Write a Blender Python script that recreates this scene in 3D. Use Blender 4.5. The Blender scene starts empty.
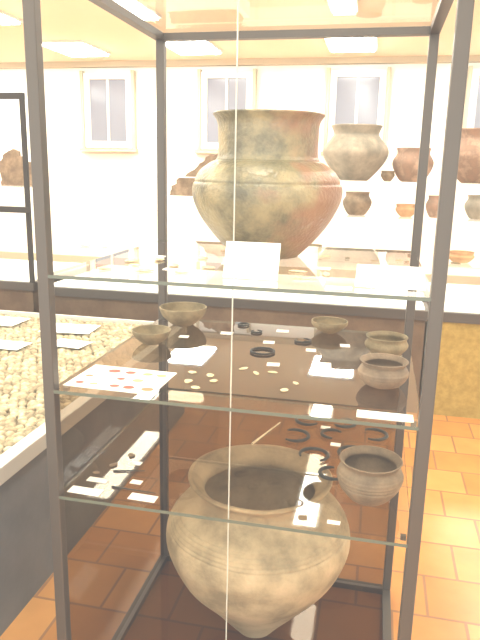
import bpy, bmesh, math, random
from mathutils import Vector, Matrix, noise
random.seed(7)
sc=bpy.context.scene
sc.view_settings.view_transform='Standard'
sc.view_settings.exposure=1.02
sc.view_settings.gamma=1.09
try:
    sc.view_settings.use_curve_mapping=True
    cm=sc.view_settings.curve_mapping
    c=cm.curves[3]
    c.points[0].location=(0,.03)
    c.points.new(.25,.285)
    c.points.new(.6,.70)
    cm.update()
except Exception as ex: print('curve',ex)
try: sc.cycles.transparent_max_bounces=24
except Exception: pass

# ---------------------------------------------------------------- materials
def newmat(name):
    m=bpy.data.materials.new(name); m.use_nodes=True
    nt=m.node_tree; nt.nodes.clear()
    o=nt.nodes.new('ShaderNodeOutputMaterial')
    return m,nt,o
def plain(name,col,rough=.6,metal=0,spec=.5,coat=0,emit=0,emcol=None):
    m,nt,o=newmat(name)
    b=nt.nodes.new('ShaderNodeBsdfPrincipled')
    b.inputs['Base Color'].default_value=(*col,1)
    b.inputs['Roughness'].default_value=rough
    b.inputs['Metallic'].default_value=metal
    b.inputs['Specular IOR Level'].default_value=spec
    b.inputs['Coat Weight'].default_value=coat
    if emit:
        b.inputs['Emission Color'].default_value=(*(emcol or col),1)
        b.inputs['Emission Strength'].default_value=emit
    nt.links.new(b.outputs[0],o.inputs[0])
    return m
def mottled(name,c1,c2,c3=None,scale=8,rough=.65,bump=.15,detail=6,spec=.35,side=None):
    m,nt,o=newmat(name); N=nt.nodes; L=nt.links
    tc=N.new('ShaderNodeTexCoord')
    n1=N.new('ShaderNodeTexNoise'); n1.inputs['Scale'].default_value=scale; n1.inputs['Detail'].default_value=detail
    n1.inputs['Roughness'].default_value=.62
    L.new(tc.outputs['Object'],n1.inputs['Vector'])
    cr=N.new('ShaderNodeValToRGB')
    cr.color_ramp.elements[0].position=.36; cr.color_ramp.elements[0].color=(*c1,1)
    cr.color_ramp.elements[1].position=.64; cr.color_ramp.elements[1].color=(*c2,1)
    if c3:
        e=cr.color_ramp.elements.new(.5); e.color=(*c3,1)
    L.new(n1.outputs['Fac'],cr.inputs[0])
    n2=N.new('ShaderNodeTexNoise'); n2.inputs['Scale'].default_value=scale*9; n2.inputs['Detail'].default_value=4
    L.new(tc.outputs['Object'],n2.inputs['Vector'])
    bp=N.new('ShaderNodeBump'); bp.inputs['Strength'].default_value=bump; bp.inputs['Distance'].default_value=.01
    L.new(n2.outputs['Fac'],bp.inputs['Height'])
    b=N.new('ShaderNodeBsdfPrincipled'); b.inputs['Roughness'].default_value=rough
    b.inputs['Specular IOR Level'].default_value=spec
    if side:
        # reddish firing blush on one side of the vessel
        sx=N.new('ShaderNodeSeparateXYZ'); L.new(tc.outputs['Object'],sx.inputs[0])
        n3=N.new('ShaderNodeTexNoise'); n3.inputs['Scale'].default_value=9; n3.inputs['Detail'].default_value=7
        L.new(tc.outputs['Object'],n3.inputs['Vector'])
        a=N.new('ShaderNodeMath'); a.operation='MULTIPLY_ADD'; a.inputs[1].default_value=2.0
        L.new(sx.outputs['X'],a.inputs[0]); L.new(n3.outputs['Fac'],a.inputs[2])
        mr=N.new('ShaderNodeMapRange'); mr.inputs['From Min'].default_value=.66; mr.inputs['From Max'].default_value=.84
        mr.inputs['To Max'].default_value=.75
        L.new(a.outputs[0],mr.inputs['Value'])
        mx=N.new('ShaderNodeMix'); mx.data_type='RGBA'
        L.new(mr.outputs[0],mx.inputs[0]); L.new(cr.outputs[0],mx.inputs[6]); mx.inputs[7].default_value=(*side,1)
        L.new(mx.outputs[2],b.inputs['Base Color'])
    else:
        L.new(cr.outputs[0],b.inputs['Base Color'])
    L.new(bp.outputs[0],b.inputs['Normal'])
    L.new(b.outputs[0],o.inputs[0])
    return m
def glass(name,tint=(.96,.97,.96),base=.035,top=.85,gcol=(1,1,1)):
    m,nt,o=newmat(name); N=nt.nodes; L=nt.links
    lw=N.new('ShaderNodeLayerWeight'); lw.inputs['Blend'].default_value=.5
    p=N.new('ShaderNodeMath'); p.operation='POWER'; p.inputs[1].default_value=5
    L.new(lw.outputs['Facing'],p.inputs[0])
    ma=N.new('ShaderNodeMath'); ma.operation='MULTIPLY_ADD'; ma.inputs[1].default_value=top; ma.inputs[2].default_value=base
    L.new(p.outputs[0],ma.inputs[0])
    t=N.new('ShaderNodeBsdfTransparent'); t.inputs[0].default_value=(*tint,1)
    g=N.new('ShaderNodeBsdfGlossy'); g.inputs['Roughness'].default_value=.02; g.inputs['Color'].default_value=(*gcol,1)
    mx=N.new('ShaderNodeMixShader')
    L.new(ma.outputs[0],mx.inputs[0]); L.new(t.outputs[0],mx.inputs[1]); L.new(g.outputs[0],mx.inputs[2])
    L.new(mx.outputs[0],o.inputs[0])
    return m

M_frame=plain('frame_metal',(.10,.083,.068),.38,.4)
M_sframe=plain('showcase_frame',(.05,.043,.038),.7,0,.2)
M_glass=glass('pane_glass',(.95,.95,.94))
M_back=glass('shade_tint_back_glass',(.36,.30,.235),.03,.6)  # dark tint added so floor and table behind the case look shaded
M_side=glass('shade_tint_side_glass',(.46,.39,.31),.03,.6)  # dark tint added to dim the floor seen through this side
M_shelf=glass('shelf_glass',(.84,.80,.74),.17,.80)
M_shelf3=glass('lower_shelf_glass',(.82,.78,.73),.065,.75)
M_base=glass('base_glass',(.44,.36,.28),.05,.7)  # tint stands in for the shaded floor under the case
M_edge=plain('glass_edge',(.12,.135,.10),.25)
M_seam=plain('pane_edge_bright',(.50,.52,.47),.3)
M_card=plain('card_white',(.92,.92,.88),.7)
M_wall=mottled('wall_plaster',(.90,.905,.88),(.93,.935,.915),scale=.8,rough=.9,bump=.03)
M_ceil=plain('ceiling_paint',(.86,.80,.65),.9)
M_trim=plain('trim_paint',(.56,.50,.38),.6)
M_white=plain('white_paint',(.78,.77,.74),.5)
M_wframe=plain('window_frame_paint',(.64,.62,.60),.5)
M_lamp=plain('lamp_diffuser',(1,1,.97),.5,emit=12.5,emcol=(.95,1,.93))
M_wpane=plain('window_pane',(.15,.15,.165),.15,emit=.19,emcol=(.62,.60,.66))
M_tan=mottled('tan_panel',(.36,.245,.06),(.46,.33,.09),scale=30,rough=.8)
M_brown=mottled('brown_shade_panel',(.13,.083,.05),(.18,.12,.072),scale=6,rough=.7)  # corner showcase brown, and painted shade under the long table
M_grey=mottled('plinth_grey',(.14,.15,.16),(.18,.19,.20),scale=5,rough=.6)
M_ledge=plain('ledge_offwhite',(.60,.60,.56),.5)
M_bed=plain('gravel_bed',(.26,.20,.12),.9)

def floor_mat():
    m,nt,o=newmat('terracotta_tiles'); N=nt.nodes; L=nt.links
    tc=N.new('ShaderNodeTexCoord')
    br=N.new('ShaderNodeTexBrick')
    br.inputs['Scale'].default_value=1
    br.inputs['Brick Width'].default_value=.25; br.inputs['Row Height'].default_value=.235
    br.inputs['Mortar Size'].default_value=.006; br.inputs['Mortar Smooth'].default_value=.3
    br.inputs['Color1'].default_value=(.57,.25,.06,1); br.inputs['Color2'].default_value=(.70,.35,.10,1)
    br.inputs['Mortar'].default_value=(.38,.19,.08,1)
    L.new(tc.outputs['Object'],br.inputs['Vector'])
    n=N.new('ShaderNodeTexNoise'); n.inputs['Scale'].default_value=5; n.inputs['Detail'].default_value=6
    L.new(tc.outputs['Object'],n.inputs['Vector'])
    mx=N.new('ShaderNodeMix'); mx.data_type='RGBA'; mx.blend_type='MULTIPLY'; mx.inputs[0].default_value=.4
    L.new(br.outputs['Color'],mx.inputs[6]); 
    cr=N.new('ShaderNodeValToRGB'); cr.color_ramp.elements[0].position=.3; cr.color_ramp.elements[0].color=(.6,.55,.5,1)
    cr.color_ramp.elements[1].position=.7; cr.color_ramp.elements[1].color=(1,1,1,1)
    L.new(n.outputs['Fac'],cr.inputs[0]); L.new(cr.outputs[0],mx.inputs[7])
    bp=N.new('ShaderNodeBump'); bp.inputs['Strength'].default_value=.25; bp.inputs['Distance'].default_value=.003; bp.invert=True
    L.new(br.outputs['Fac'],bp.inputs['Height'])
    b=N.new('ShaderNodeBsdfPrincipled'); b.inputs['Roughness'].default_value=.25
    b.inputs['Specular IOR Level'].default_value=.5
    L.new(mx.outputs[2],b.inputs['Base Color']); L.new(bp.outputs[0],b.inputs['Normal']); L.new(b.outputs[0],o.inputs[0])
    return m
M_floor=floor_mat()

# ---------------------------------------------------------------- helpers
COL=sc.collection
def link(o,parent=None):
    COL.objects.link(o)
    if parent is not None: o.parent=parent
    return o
def mesh_obj(name,verts,faces,mat,parent=None,smooth=False,loc=(0,0,0)):
    me=bpy.data.meshes.new(name); me.from_pydata(verts,[],faces); me.update()
    if mat: me.materials.append(mat)
    if smooth:
        for p in me.polygons: p.use_smooth=True
    o=bpy.data.objects.new(name,me); o.location=loc
    return link(o,parent)
def box(name,x0,x1,y0,y1,z0,z1,mat,parent=None,bevel=0,origin=None):
    cx,cy,cz=((x0+x1)/2,(y0+y1)/2,z0)
    if parent is not None: cx,cy,cz=0,0,0
    bm=bmesh.new()
    bmesh.ops.create_cube(bm,size=1)
    for v in bm.verts:
        v.co=Vector((x0+(v.co.x+.5)*(x1-x0)-cx, y0+(v.co.y+.5)*(y1-y0)-cy, z0+(v.co.z+.5)*(z1-z0)-cz))
    if bevel: bmesh.ops.bevel(bm,geom=bm.edges[:],offset=bevel,segments=2,affect='EDGES',profile=.5)
    me=bpy.data.meshes.new(name); bm.to_mesh(me); bm.free(); me.materials.append(mat)
    o=bpy.data.objects.new(name,me); o.location=(cx,cy,cz)
    return link(o,parent)
def empty(name,loc=(0,0,0)):
    e=bpy.data.objects.new(name,None); e.location=loc; e.empty_display_size=.1
    return link(e)
def info(o,label,cat,group=None):
    o['label']=label; o['category']=cat
    if group: o['group']=group
    return o
def struct(o): o['kind']='structure'; return o
def glass_shelf(name,x0,x1,y0,y1,ztop,th,mat,parent,edge=M_edge):
    # glass sheet: top face clear, polished edges tinted
    v=[(x0,y0,ztop-th),(x1,y0,ztop-th),(x1,y1,ztop-th),(x0,y1,ztop-th),(x0,y0,ztop),(x1,y0,ztop),(x1,y1,ztop),(x0,y1,ztop)]
    f=[(4,5,6,7),(0,1,5,4),(1,2,6,5),(2,3,7,6),(3,0,4,7)]
    o=mesh_obj(name,v,f,mat,parent)
    o.data.materials.append(edge)
    for i,p in enumerate(o.data.polygons): p.material_index=0 if i==0 else 1
    return o
def catmull(pts,n=5):
    out=[]
    P=[pts[0]]+list(pts)+[pts[-1]]
    for i in range(1,len(P)-2):
        p0,p1,p2,p3=[Vector(q) for q in P[i-1:i+3]]
        for k in range(n):
            t=k/n
            out.append(.5*((2*p1)+(p2-p0)*t+(2*p0-5*p1+4*p2-p3)*t*t+(-p0+3*p1-3*p2+p3)*t**3))
    out.append(Vector(pts[-1]))
    return [(max(a.x,0.0),a.y) for a in out]
def vessel(name,prof,wall,mat,loc,seg=72,n=5,grooves=(),gdepth=.003,gw=.004,wob=.006,rot=0,parent=None,sharp=False,ndisp=0):
    outer=catmull(prof,n) if not sharp else list(prof)
    if grooves:
        fine=[]
        for a,b in zip(outer[:-1],outer[1:]):
            k=max(1,int(math.hypot(b[0]-a[0],b[1]-a[1])/.0018))
            for j in range(k): fine.append((a[0]+(b[0]-a[0])*j/k,a[1]+(b[1]-a[1])*j/k))
        fine.append(outer[-1]); outer=fine
        outer=[(r-sum(gdepth*math.exp(-((z-g)/gw)**2) for g in grooves),z) for r,z in outer]
    inner=[]
    base=catmull(prof,n) if not sharp else list(prof)
    for r,z in reversed(base):
        inner.append((max(r-wall,0.0),max(z,wall)))
    full=[(0.0,0.0)]+outer
    rt=outer[-1]
    full+= [(rt[0]-wall*.25,rt[1]+wall*.3),(rt[0]-wall*.75,rt[1]+wall*.3)]
    full+= inner+[(0.0,wall)]
    c=[full[0]]
    for q in full[1:]:
        if abs(q[0]-c[-1][0])+abs(q[1]-c[-1][1])>1e-5: c.append(q)
    full=c
    v=[];f=[]
    rings=[]
    for i,(r,z) in enumerate(full):
        if r<=1e-6 and i in (0,len(full)-1):
            v.append((0,0,z)); rings.append([len(v)-1]); continue
        ring=[]
        for s in range(seg):
            a=2*math.pi*s/seg
            d=1+wob*(math.sin(2*a+rot)+.6*math.sin(3*a+1.3+z*9))
            if ndisp: 
                d+=ndisp*noise.noise(Vector((math.cos(a)*2,math.sin(a)*2,z*12+rot)))
            v.append((r*d*math.cos(a),r*d*math.sin(a),z+ (wob*.3*math.sin(a*2+1)*z if z>wall else 0)))
            ring.append(len(v)-1)
        rings.append(ring)
    for a,b in zip(rings[:-1],rings[1:]):
        if len(a)==1:
            for s in range(len(b)): f.append((a[0],b[(s+1)%len(b)],b[s]))
        elif len(b)==1:
            for s in range(len(a)): f.append((a[s],a[(s+1)%len(a)],b[0]))
        else:
            for s in range(seg): f.append((a[s],a[(s+1)%seg],b[(s+1)%seg],b[s]))
    o=mesh_obj(name,v,f,mat,parent,smooth=True,loc=loc)
    o.rotation_euler=(0,0,rot)
    return o
def ring_obj(name,R,r,mat,loc,gap=0.0,rot=0,segs=40,ovl=1.0,ends=False):
    v=[];f=[]; k=8
    a0=gap/2; a1=2*math.pi-gap/2
    closed=gap<=0
    cnt=segs if closed else segs+1
    for i in range(cnt):
        a=a0+(a1-a0)*i/segs
        rr=r
        if not closed:
            e=min(i,segs-i)
            rr=r*min(1,.55+.45*e/8)
        for j in range(k):
            b=2*math.pi*j/k
            v.append(((R+rr*math.cos(b))*math.cos(a)*ovl,(R+rr*math.cos(b))*math.sin(a),rr*math.sin(b)+r))
    for i in range(segs):
        n2=(i+1)%cnt
        if not closed and i+1>=cnt: break
        for j in range(k):
            f.append((i*k+j,n2*k+j,n2*k+(j+1)%k,i*k+(j+1)%k))
    if not closed:
        f.append(tuple(range(k))[::-1]); f.append(tuple((cnt-1)*k+j for j in range(k)))
    o=mesh_obj(name,v,f,mat,None,smooth=True,loc=loc); o.rotation_euler=(0,0,rot)
    return o
def sherd(name,size,mat,loc,rot=0,flat=.22,seed=0,elong=1.0):
    bm=bmesh.new(); bmesh.ops.create_icosphere(bm,subdivisions=2,radius=1)
    for q in bm.verts:
        d=1+.35*noise.noise(q.co*1.3+Vector((seed*3.1,seed,0)))
        q.co=Vector((q.co.x*d*size*elong,q.co.y*d*size*.75,q.co.z*size*flat))
    mz=min(q.co.z for q in bm.verts)
    for q in bm.verts: q.co.z-=mz
    me=bpy.data.meshes.new(name); bm.to_mesh(me); bm.free(); me.materials.append(mat)
    o=bpy.data.objects.new(name,me); o.location=loc; o.rotation_euler=(0,0,rot)
    return link(o)

# ---------------------------------------------------------------- room shell
CH=3.05
def plane(name,vs,mat): return struct(mesh_obj(name,vs,[(0,1,2,3)],mat))
plane('floor',[(-7,-3.5,0),(4.2,-3.5,0),(4.2,8,0),(-7,8,0)],M_floor)
plane('ceiling',[(-7,-3.5,CH),(-7,8,CH),(4.2,8,CH),(4.2,-3.5,CH)],M_ceil)
plane('wall_back',[(-7,8,0),(4.2,8,0),(4.2,8,CH),(-7,8,CH)],M_wall)
plane('wall_left',[(-7,-3.5,0),(-7,8,0),(-7,8,CH),(-7,-3.5,CH)],M_wall)
plane('wall_right',[(4.2,8,0),(4.2,-3.5,0),(4.2,-3.5,CH),(4.2,8,CH)],M_wall)
struct(box('trim_1',-7,4.2,7.90,8,2.97,CH,M_trim))
struct(box('baseboard_back',-7,4.2,7.97,8,0,.12,M_trim))
wi=1
for wx in (-3.36,-1.52,.34,2.2):
    e=struct(empty('window_%d'%wi,(wx,7.96,1.88))); wi+=1
    w=.31 ; h=.94
    def wb(nm,x0,x1,z0,z1,y0,y1,m): 
        o=box(nm,x0,x1,y0,y1,z0,z1,m,e); return o
    wb('window_pane',-w,w,0.0,h,0.0,.02,M_wpane)
    wb('window_frame',-w-.07,-w+.02,-.06,h+.07,-.03,.035,M_white)
    wb('window_frame',w-.02,w+.07,-.06,h+.07,-.03,.035,M_white)
    wb('window_frame',-w-.07,w+.07,h-.02,h+.07,-.035,.035,M_white)
    wb('window_frame',-w-.07,w+.07,-.07,.03,-.035,.035,M_white)
    wb('mullion',-.02,.02,0,h,-.02,.03,M_wframe)
    wb('window_casing',-w-.12,-w-.075,-.10,h+.10,-.05,.035,M_trim)
    wb('window_casing',w+.075,w+.12,-.10,h+.10,-.05,.035,M_trim)
    wb('window_sill',-w-.15,w+.15,-.13,-.08,-.09,.035,M_trim)
# ceiling lamps
for i,lx in enumerate((-5.15,-3.3,-1.72,.28,2.2)):
    for ly in (6.85,4.55,2.4,.2,-2.0):
        e=empty('ceiling_lamp',(lx,ly,CH))
        a,b=(.27,.40) if ly>6 else (.10,.78)
        box('lamp_housing',-a-.03,a+.03,-b-.03,b+.03,-.03,0,M_white,e)
        box('lamp_diffuser',-a,a,-b,b,-.05,-.03,M_lamp,e)
        info(e,'broad fluorescent ceiling lamp with glowing white diffuser' if ly>6 else 'long fluorescent ceiling lamp with glowing white diffuser','ceiling lamp','ceiling lamps in rows')

# ---------------------------------------------------------------- main display case
W=.857; D=.80; HT=1.93
case=empty('display_case',(0,0,0))
info(case,'tall dark-framed glass museum display case with three glass shelves','display case')
p=.014
for (x,y) in ((0,0),(W,0),(0,D),(W,D)):
    box('post',x-p,x+p,y-p,y+p,0,HT,M_frame,case,bevel=.003)
for z0 in (0.0,HT-.022):
    box('frame_bar',p,W-p,-p,p,z0,z0+.022,M_frame,case)
    box('frame_bar',p,W-p,D-p,D+p,z0,z0+.022,M_frame,case)
    box('frame_bar',-p,p,p,D-p,z0,z0+.022,M_frame,case)
    box('frame_bar',W-p,W+p,p,D-p,z0,z0+.022,M_frame,case)
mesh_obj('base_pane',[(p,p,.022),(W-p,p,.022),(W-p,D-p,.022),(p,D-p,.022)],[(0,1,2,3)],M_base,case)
mesh_obj('top_pane',[(p,p,HT-.005),(W-p,p,HT-.005),(W-p,D-p,HT-.005),(p,D-p,HT-.005)],[(0,1,2,3)],M_glass,case)
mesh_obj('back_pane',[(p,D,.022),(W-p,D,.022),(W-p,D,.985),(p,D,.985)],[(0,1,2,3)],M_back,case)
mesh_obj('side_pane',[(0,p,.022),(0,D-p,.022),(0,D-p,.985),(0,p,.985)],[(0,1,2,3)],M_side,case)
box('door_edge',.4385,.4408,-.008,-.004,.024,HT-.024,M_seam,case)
SH=(1.265,.99,.715)
for z in SH:
    glass_shelf('glass_shelf',.003,W-.003,-.013,D-.016,z,.008,M_shelf3 if z<.8 else M_shelf,case)
    for (x,y) in ((p,.03),(W-p-.012,.03),(p,D-.045),(W-p-.012,D-.045)):
        box('shelf_clip',x,x+.012,y,y+.012,z-.018,z-.008,M_frame,case)

# ---------------------------------------------------------------- pottery materials
P_urn=mottled('urn_clay',(.115,.10,.055),(.35,.285,.155),(.235,.20,.11),scale=12,rough=.28,bump=.35,spec=.7,side=(.33,.155,.085))
P_jar=mottled('jar_clay',(.27,.215,.125),(.52,.42,.26),(.42,.335,.20),scale=8,rough=.65,bump=.35)
P_dark=mottled('warm_dark_clay',(.15,.105,.06),(.29,.21,.125),scale=14,rough=.6)
P_buff=mottled('buff_clay',(.18,.14,.075),(.33,.26,.15),scale=16,rough=.7)
P_red=mottled('red_clay',(.36,.215,.14),(.50,.34,.24),(.29,.19,.13),scale=9,rough=.6)
P_grey=mottled('grey_clay',(.24,.21,.16),(.42,.355,.27),(.32,.275,.21),scale=9,rough=.6)
P_rb=mottled('reddish_brown_clay',(.17,.12,.075),(.31,.225,.145),scale=14,rough=.6)
P_or=mottled('orange_clay',(.45,.25,.12),(.60,.38,.2),scale=10,rough=.7)
P_bronze=mottled('bronze',(.012,.014,.012),(.04,.037,.027),scale=60,rough=.5)
P_flint=mottled('flint',(.50,.43,.26),(.72,.66,.48),scale=50,rough=.6)
P_shell=mottled('shell_yellow',(.66,.58,.34),(.82,.76,.54),scale=40,rough=.5)

# large urn, top shelf
info(vessel('urn',[(.094,0),(.118,.024),(.156,.066),(.187,.108),(.206,.148),(.2115,.178),(.2075,.202),(.190,.236),(.162,.258),(.1440,.270),(.1395,.288),(.1400,.34),(.143,.368),(.156,.388)],
    .009,P_urn,(.417,.505,SH[0]),seg=96,grooves=(.206,.266),gdepth=.003,gw=.003,ndisp=.016),
    'large mottled brown clay urn with tall cylindrical neck and bulging shoulder','urn')
info(vessel('storage_jar',[(.062,0),(.070,.010),(.108,.058),(.174,.138),(.242,.222),(.282,.300),(.294,.352),(.284,.402),(.252,.446),(.216,.474),(.196,.490),(.190,.503),(.196,.522),(.222,.543),(.226,.549)],
    .016,P_jar,(.425,.492,.023),seg=96,grooves=(.394,.405,.416,.427,.438),gdepth=.0036,gw=.003,ndisp=.016),
    'huge wide-mouthed tan clay storage jar with grooved shoulder','jar')
G='small clay bowls on the glass shelves'
info(vessel('bowl',[(.030,0),(.048,.012),(.070,.034),(.078,.052),(.080,.062)],.005,P_buff,(.11,.69,SH[1]),seg=48,rot=.4),'open buff clay bowl beside a smaller bowl','bowl',G)
info(vessel('bowl',[(.022,0),(.038,.010),(.055,.028),(.060,.042)],.004,P_buff,(.09,.44,SH[1]),seg=48,rot=1.4),'small shallow buff clay bowl','bowl',G)
info(vessel('bowl',[(.020,0),(.040,.012),(.058,.028),(.060,.040)],.004,P_buff,(.60,.73,SH[1]),seg=48,rot=2.2),'small shallow clay bowl behind bronze rings','bowl',G)
info(vessel('bowl',[(.026,0),(.046,.014),(.062,.034),(.056,.050),(.060,.060)],.004,P_buff,(.78,.50,SH[1]),seg=48,rot=.7),'small round-bellied clay bowl beside glass side','bowl',G)
info(vessel('bowl',[(.028,0),(.048,.010),(.063,.034),(.056,.050),(.052,.055),(.060,.066)],.004,P_rb,(.77,.235,SH[1]),seg=48,grooves=(.026,.034,.042),gdepth=.0015,gw=.0018,rot=1.7),'small reddish-brown globular bowl with grooved belly','bowl',G)
info(vessel('bowl',[(.032,0),(.048,.008),(.071,.036),(.081,.062),(.079,.078),(.069,.090),(.069,.098),(.077,.108)],.005,P_dark,(.755,.165,SH[2]),seg=64,grooves=(.050,.059,.068,.077),gdepth=.0026,gw=.0022,rot=.2),'warm brown carinated bowl with incised bands and flared rim','bowl',G)

GR='bronze rings and bracelets'
zs=SH[1]+.0003
for (x,y,R,g,a) in ((.43,.44,.034,0,0),(.53,.59,.024,.9,2),(.31,.74,.018,.5,0),(.37,.66,.016,.8,2)):
    info(ring_obj('bronze_ring',R,.0034,P_bronze,(x,y,zs),gap=g,rot=a),'small dark bronze ring lying on glass','ring',GR)
zs=SH[2]+.0003
for (x,y,R,g,a) in ((.53,.49,.042,1.9,3.2),(.555,.62,.038,1.8,.3),(.64,.53,.032,2.2,-.4),(.60,.37,.040,1.7,4.4),(.67,.63,.036,2.0,2.9),(.71,.41,.042,2.1,5.9),(.765,.56,.040,2.0,3.3),(.66,.27,.034,2.4,.3)):
    info(ring_obj('bronze_bracelet',R,.0052,P_bronze,(x,y,zs),gap=g,rot=a),'dark bronze open bracelet lying on glass','bracelet',GR)

GF='flint and pottery fragments on the glass shelves'
k=0
for (x,y,s,e) in ((.10,.10,.018,1.4),(.15,.17,.015,1.2),(.20,.10,.016,1.6),(.24,.20,.018,1.1),(.29,.11,.014,1.5),(.17,.29,.017,1.3),(.33,.20,.015,1.4),(.11,.24,.016,1.2),(.27,.36,.016,1.2),(.58,.12,.013,2.4),(.62,.20,.012,2.2),(.55,.22,.012,2.0)):
    k+=1; info(sherd('flint',s,P_flint,(x,y,SH[0]),rot=k*1.3,seed=k,elong=e),'small pale flint fragment','flint',GF)
for (x,y,s,e) in ((.30,.13,.013,1),(.33,.09,.012,1),(.36,.15,.011,1),(.34,.19,.012,1.1),(.29,.20,.011,1),(.41,.27,.009,1.6),(.45,.24,.009,1.8),(.49,.26,.009,1.5),(.54,.13,.012,1),(.56,.19,.009,1.2)):
    k+=1; info(sherd('shell_bead',s,P_shell,(x,y,SH[1]),rot=k*1.1,seed=k,elong=e),'small yellowish shell fragment','shell',GF)
for (x,y,s,e) in ((.075,.17,.012,1.2),(.10,.24,.012,1),(.05,.12,.010,1)):
    k+=1; info(sherd('pottery_sherd',s,P_dark,(x,y,SH[2]),rot=k,seed=k,elong=e),'small dark pottery fragment','sherd',GF)
def rod(name,a,b,r0,r1,mat,label,cat):
    a=Vector(a);b=Vector(b); d=(b-a); Ln=d.length
    v=[];f=[];k=8;n=8
    for i in range(n+1):
        t=i/n; r=r0+(r1-r0)*t
        for j in range(k):
            an=2*math.pi*j/k; v.append((Ln*t,r*math.cos(an),r*math.sin(an)+max(r0,r1)))
    for i in range(n):
        for j in range(k): f.append((i*k+j,(i+1)*k+j,(i+1)*k+(j+1)%k,i*k+(j+1)%k))
    f.append(tuple(range(k))[::-1]); f.append(tuple(n*k+j for j in range(k)))
    o=mesh_obj(name,v,f,mat,None,smooth=True,loc=a); o.rotation_euler=(0,0,math.atan2(d.y,d.x)); return info(o,label,cat)
rod('bone_pin',(.415,.40,SH[2]),(.47,.58,SH[2]),.0035,.002,P_flint,'slender pale bone pin lying on glass','pin')
rod('bronze_needle',(.12,.060,SH[2]),(.24,.055,SH[2]),.0025,.0012,P_bronze,'thin dark bronze needle lying beside labels','needle')
rod('bronze_needle',(.09,.14,SH[2]),(.17,.16,SH[2]),.0025,.0012,P_bronze,'short dark bronze needle lying on glass','needle')

# label cards
GC='white label cards in the display case'
def card(x,y,z,w,d,rot=0,tilt=0,mat=M_card,label='small blank white label card lying flat'):
    bm=bmesh.new(); bmesh.ops.create_cube(bm,size=1)
    for q in bm.verts: q.co=Vector((q.co.x*w,q.co.y*d,(q.co.z+.5)*.0012))
    if tilt:
        for q in bm.verts: q.co.y+=d/2
    me=bpy.data.meshes.new('label_card'); bm.to_mesh(me); bm.free(); me.materials.append(mat)
    o=bpy.data.objects.new('label_card',me); o.location=(x,y,z+.0002+ (0.0012 if tilt else 0)); o.rotation_euler=(tilt,0,rot); link(o)
    return info(o,label,'label card',GC)
card(.460,.075,SH[0],.125,.085,0,math.radians(68),label='large white text card leaning upright in front of urn')
card(.765,.055,SH[0],.145,.085,0,math.radians(26),label='wide white text card tilted on top shelf')
card(.660,.035,SH[0],.055,.03)
for (x,y,w,d) in ((.14,.36,.04,.03),(.25,.155,.04,.025),(.36,.30,.04,.02),(.60,.30,.045,.03)): card(x,y,SH[0],w,d)
card(.775,.030,SH[1],.12,.042)
for (x,y,w,d) in ((.61,.36,.05,.05),(.43,.55,.035,.03),(.45,.70,.04,.03),(.28,.62,.04,.03),(.565,.50,.03,.03),(.66,.58,.03,.03),(.16,.54,.03,.025),(.48,.33,.035,.03)): card(x,y,SH[1],w,d,rot=.1)
for (x,y,w,d) in ((.065,.025,.085,.032),(.215,.030,.07,.03),(.07,.085,.055,.022),(.13,.20,.03,.02),(.17,.10,.03,.02),(.615,.585,.03,.022),(.655,.465,.03,.022),(.68,.035,.03,.015)): card(x,y,SH[2],w,d,rot=-.03)
ps=empty('picture_card',(.135,.105,SH[1]+.0003)); info(ps,'white printed card with small red and brown vessel pictures','picture card')
ps.rotation_euler=(0,0,-.03)
box('sheet',-.115,.115,-.085,.085,0,.0012,M_card,ps)
pm=[plain('print_red',(.50,.09,.05),.6),plain('print_brown',(.40,.22,.10),.6),plain('print_green',(.30,.36,.16),.6),plain('print_ochre',(.70,.48,.2),.6)]
for i in range(5):
    for j in range(3):
        if random.random()<.1: continue
        r=random.uniform(.010,.017); cx=-.088+i*.044+random.uniform(-.006,.006); cy=-.055+j*.052
        v=[(cx+r*math.cos(t*math.pi/8),cy+r*.8*math.sin(t*math.pi/8),.0015) for t in range(16)]
        mesh_obj('printed_picture',v,[tuple(range(16))],random.choice(pm),ps)

# ---------------------------------------------------------------- table showcase behind
TY=2.66
def showcase(name,x0,x1,y0,y1,shelves,panelmat,label,posts=True,ztop=2.0,rear=True):
    e=empty(name,(0,0,0)); info(e,label,'display case')
    box('plinth_panel',x0+.02,x1-.02,y0+.02,y1-.02,0,.62,panelmat,e)
    box('table_edge',x0,x1,y0,y1,.62,.68,M_frame,e)
    box('deck',x0+.03,x1-.03,y0+.03,y1-.03,.68,.69,M_card,e)
    for z in shelves: glass_shelf('glass_shelf',x0+.04,x1-.04,y0+.12,y1-.05,z,.008,M_glass,e,edge=M_white)
    if posts:
        for x in (x0+.015,x1-.015):
            for y in ((y0+.015,y1-.015) if rear else (y0+.015,)): box('post',x-.014,x+.014,y-.014,y+.014,.68,ztop,M_sframe,e)
        box('frame_bar',x0,x1,y0,y0+.03,ztop,ztop+.04,M_sframe,e)
        if rear: box('frame_bar',x0,x1,y1-.03,y1,ztop,ztop+.03,M_sframe,e)
    return e
showcase('table_showcase',1.10,3.6,TY,3.75,(1.46,1.235,.95),M_tan,'long table showcase with tan panel front and glass shelves',posts=False)
showcase('table_showcase',-1.55,1.09,TY,3.75,(1.46,1.235,.95),M_brown,'long table showcase with panel front painted shade-brown and glass shelves',posts=False)  # brown front paints the shadow under the table top
ls=showcase('corner_showcase',-4.6,-1.68,TY+.1,3.75,(1.36,),M_brown,'dark-framed showcase with white deck and glass shelf',posts=True,ztop=1.95,rear=False)
box('frame_bar',-4.6,-1.68,TY+.055,TY+.098,1.185,1.225,M_sframe,ls)

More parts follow.
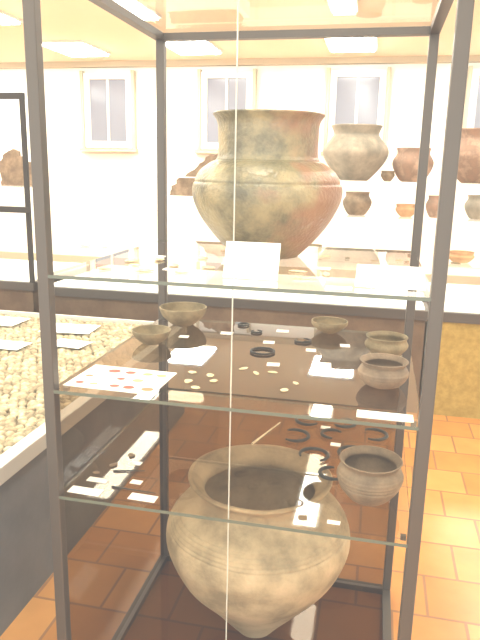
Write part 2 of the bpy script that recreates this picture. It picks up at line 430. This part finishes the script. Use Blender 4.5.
GB='clay vessels in the showcase behind'
def bpot(name,x,y,z,w,h,mat,kind,label,rot=0):
    if kind=='urn':
        pr=[(.20,0),(.25,.04),(.42,.28),(.50,.48),(.48,.62),(.37,.79),(.345,.86),(.39,1.0)]
    elif kind=='bowl':
        pr=[(.20,0),(.30,.08),(.46,.42),(.50,.62),(.46,.78),(.48,1.0)]
    else:
        pr=[(.24,0),(.32,.06),(.46,.35),(.50,.6),(.40,.84),(.42,1.0)]
    return info(vessel(name,[(a*w,b*h) for a,b in pr],w*.03,mat,(x,y,z),seg=40,rot=rot),label,'pottery',GB)
bpot('urn',.555,3.1,1.46,.43,.35,P_grey,'urn','large grey-brown urn with flared rim and wide belly')
bpot('bowl',.93,3.05,1.46,.26,.21,P_red,'jar','reddish clay pot with rounded belly')
bpot('cup',.775,2.98,1.46,.09,.065,P_dark,'bowl','tiny dark clay cup between larger pots')
bpot('urn',1.33,3.1,1.46,.40,.33,P_red,'urn','large reddish-brown urn with narrow foot')
bpot('jar',.59,3.0,1.235,.19,.15,P_rb,'jar','small dark jar with rounded belly')
bpot('bowl',.91,3.0,1.235,.14,.08,P_or,'bowl','small orange clay bowl')
bpot('jar',1.10,3.0,1.235,.14,.14,P_red,'jar','small reddish clay jar')
bpot('jar',1.36,3.0,1.235,.18,.15,P_grey,'jar','small grey clay jar')
bpot('bowl',1.28,3.0,.95,.17,.07,P_or,'bowl','low orange clay bowl')
bpot('bowl',.30,3.1,.95,.14,.06,P_buff,'bowl','low buff clay bowl')
def slab(name,pts,y,th,mat,curve=.25,rough_from=None,seed=3):
    # irregular broken wall piece, standing upright, chipped outline
    P2=[]
    n=len(pts)
    for i in range(n):
        a=Vector(pts[i]); b=Vector(pts[(i+1)%n])
        ks=max(1,int((b-a).length/.018))
        for q in range(ks):
            c=a.lerp(b,q/ks)
            if i>0:
                nn=Vector((-(b-a).y,(b-a).x)).normalized()
                c+=nn*.03*noise.noise(Vector((c.x*45,c.y*45,seed)))
            P2.append((c.x,c.y))
    pts=P2
    cx=sum(a for a,b in pts)/len(pts); z0=min(b for a,b in pts)
    n=len(pts); v=[];f=[]
    for s in (0,1):
        for a,b in pts:
            v.append((a-cx, s*th+curve*(a-cx)**2, b-z0))
    mx=.05; v.append((mx,-.012,.12)); v.append((mx,th,.12))
    for i in range(n):
        j=(i+1)%n
        f.append((2*n,i,j)); f.append((2*n+1,n+j,n+i)); f.append((i,n+i,n+j,j))
    return mesh_obj(name,v,f,mat,None,False,(cx,y,z0))
P_frag=mottled('fragment_clay',(.17,.11,.07),(.34,.24,.155),(.25,.17,.105),scale=12,rough=.7)
st=box('display_block',-.76,-.22,2.95,3.25,1.235,1.325,M_card); info(st,'white display block under a large urn fragment','display block')
o=slab('urn_fragment',[(-.74,1.325),(-.25,1.325),(-.20,1.47),(-.26,1.65),(-.35,1.63),(-.45,1.585),(-.56,1.50),(-.67,1.43)],3.0,.02,P_frag)
info(o,'jagged broken brown urn wall fragment standing upright','pottery fragment')
o=slab('relief_fragment',[(-2.14,1.36),(-1.88,1.36),(-1.86,1.42),(-1.90,1.53),(-1.95,1.57),(-1.98,1.63),(-2.06,1.62),(-2.16,1.52)],3.15,.03,P_frag,seed=8)
info(o,'weathered brown carved fragment on corner showcase shelf','pottery fragment')
GS='white text sheets in the showcases'
def sheet(x,y,z,w,d,rot=0,mat=M_card):
    o=box('text_sheet',x-w/2,x+w/2,y-d/2,y+d/2,z,z+.002,mat); o.rotation_euler=(0,0,rot); return info(o,'white paper information sheet lying flat','paper sheet',GS)
for (x,y,w,d) in ((-1.2,2.95,.3,.2),(-.6,3.1,.3,.2),(.1,3.0,.3,.2),(.75,2.95,.35,.2),(1.5,3.0,.25,.18),(-2.2,3.0,.4,.25)): sheet(x,y,.691,w,d)
GK='small finds on the showcase deck'
for i in range(16):
    x=-1.3+i*.17+random.uniform(-.04,.04)
    if abs(x-1.095)<.06: x-=.12
    o=sherd('sherd',random.uniform(.02,.035),random.choice([P_flint,P_buff,P_grey,P_shell]),(x,2.8+random.random()*.15,.951),rot=i,seed=i+40,elong=1.3)
    info(o,'small pottery fragment on showcase shelf','sherd',GK)

# ---------------------------------------------------------------- low pebble vitrine on the left
bm=bmesh.new(); bmesh.ops.create_icosphere(bm,subdivisions=2,radius=1)
tv=[q.co.copy() for q in bm.verts]; tf=[tuple(w.index for w in fc.verts) for fc in bm.faces]; bm.free()
M_peb=mottled('pebble_stone',(.30,.245,.15),(.58,.50,.35),(.43,.36,.23),scale=24,rough=.7,bump=.05,detail=2)
vz=.58
for (vx0,vx1,vy0,vy1) in ((-2.2,-.37,-.9,2.30),):
    vit=empty('pebble_vitrine',(0,0,0)); info(vit,'low grey vitrine with off-white rim holding a pebble bed','display case')
    box('plinth',vx0+.02,vx1-.012,vy0+.02,vy1-.02,0,.52,M_grey,vit)
    box('rim',vx1-.055,vx1,vy0,vy1,.52,vz,M_ledge,vit,bevel=.004)
    box('rim',vx0,vx0+.045,vy0,vy1,.52,vz,M_ledge,vit,bevel=.004)
    box('rim',vx0+.045,vx1-.055,vy1-.02,vy1,.52,vz,M_ledge,vit)
    box('rim',vx0+.045,vx1-.055,vy0,vy0+.02,.52,vz,M_ledge,vit)
    box('gravel_bed',vx0+.045,vx1-.055,vy0+.02,vy1-.02,.52,.545,M_bed,vit)
    V=[];F=[]
    y=vy0+.052
    sp=.040
    row=0
    while y<vy1-.05:
        x=vx1-.084-(row%2)*sp*.5
        while x>max(vx0+.1,-1.95):
            px=x+random.uniform(-.006,.006); py=y+random.uniform(-.006,.006)
            s=random.uniform(.017,.024); a=random.random()*6.28; el=random.uniform(1,1.25)
            off=len(V); ca,sa=math.cos(a),math.sin(a); h=random.uniform(.6,.8)
            for c in tv:
                X=c.x*s*el; Yy=c.y*s
                V.append((px+X*ca-Yy*sa,py+X*sa+Yy*ca,.546+s*.3+c.z*s*h))
            F+= [tuple(off+i for i in t) for t in tf]
            x-=sp
        y+=sp*.88; row+=1
    pb=mesh_obj('pebbles',V,F,M_peb,None,True); pb['kind']='stuff'; info(pb,'bed of rounded ochre and cream pebbles in the vitrine','pebbles')
for (x,y,w,d,r) in ((-1.50,2.05,.30,.21,.0),(-1.0,2.00,.30,.21,.1),(-1.15,1.58,.21,.15,.0),(-.85,1.70,.2,.14,-.1)):
    sheet(x,y,.575,w,d,r)

# ---------------------------------------------------------------- world & camera
w=bpy.data.worlds.new('World'); sc.world=w; w.use_nodes=True
bg=w.node_tree.nodes['Background']; bg.inputs[0].default_value=(.97,1,.95,1); bg.inputs[1].default_value=1.2

U=1.4
cam_loc=Vector((.521*U,-.911*U,1.5))
uc=(.02126,.97247,.23202); fc=(.00507,.23196,-.97272); rc=(.99976,-.02186,0)
rw=Vector((.978,.21,0)).normalized(); fw=Vector((-.21,.978,0)).normalized(); uw=Vector((0,0,1))
cols=[rw*rc[i]+fw*fc[i]+uw*uc[i] for i in range(3)]
R=Matrix((cols[0],cols[1],cols[2])).transposed().to_4x4()
cd=bpy.data.cameras.new('camera'); co=bpy.data.objects.new('camera',cd); link(co)
co.matrix_world=Matrix.Translation(cam_loc)@R
cd.sensor_fit='VERTICAL'; cd.sensor_height=36; cd.lens=622/640*36; cd.clip_start=.05
sc.camera=co
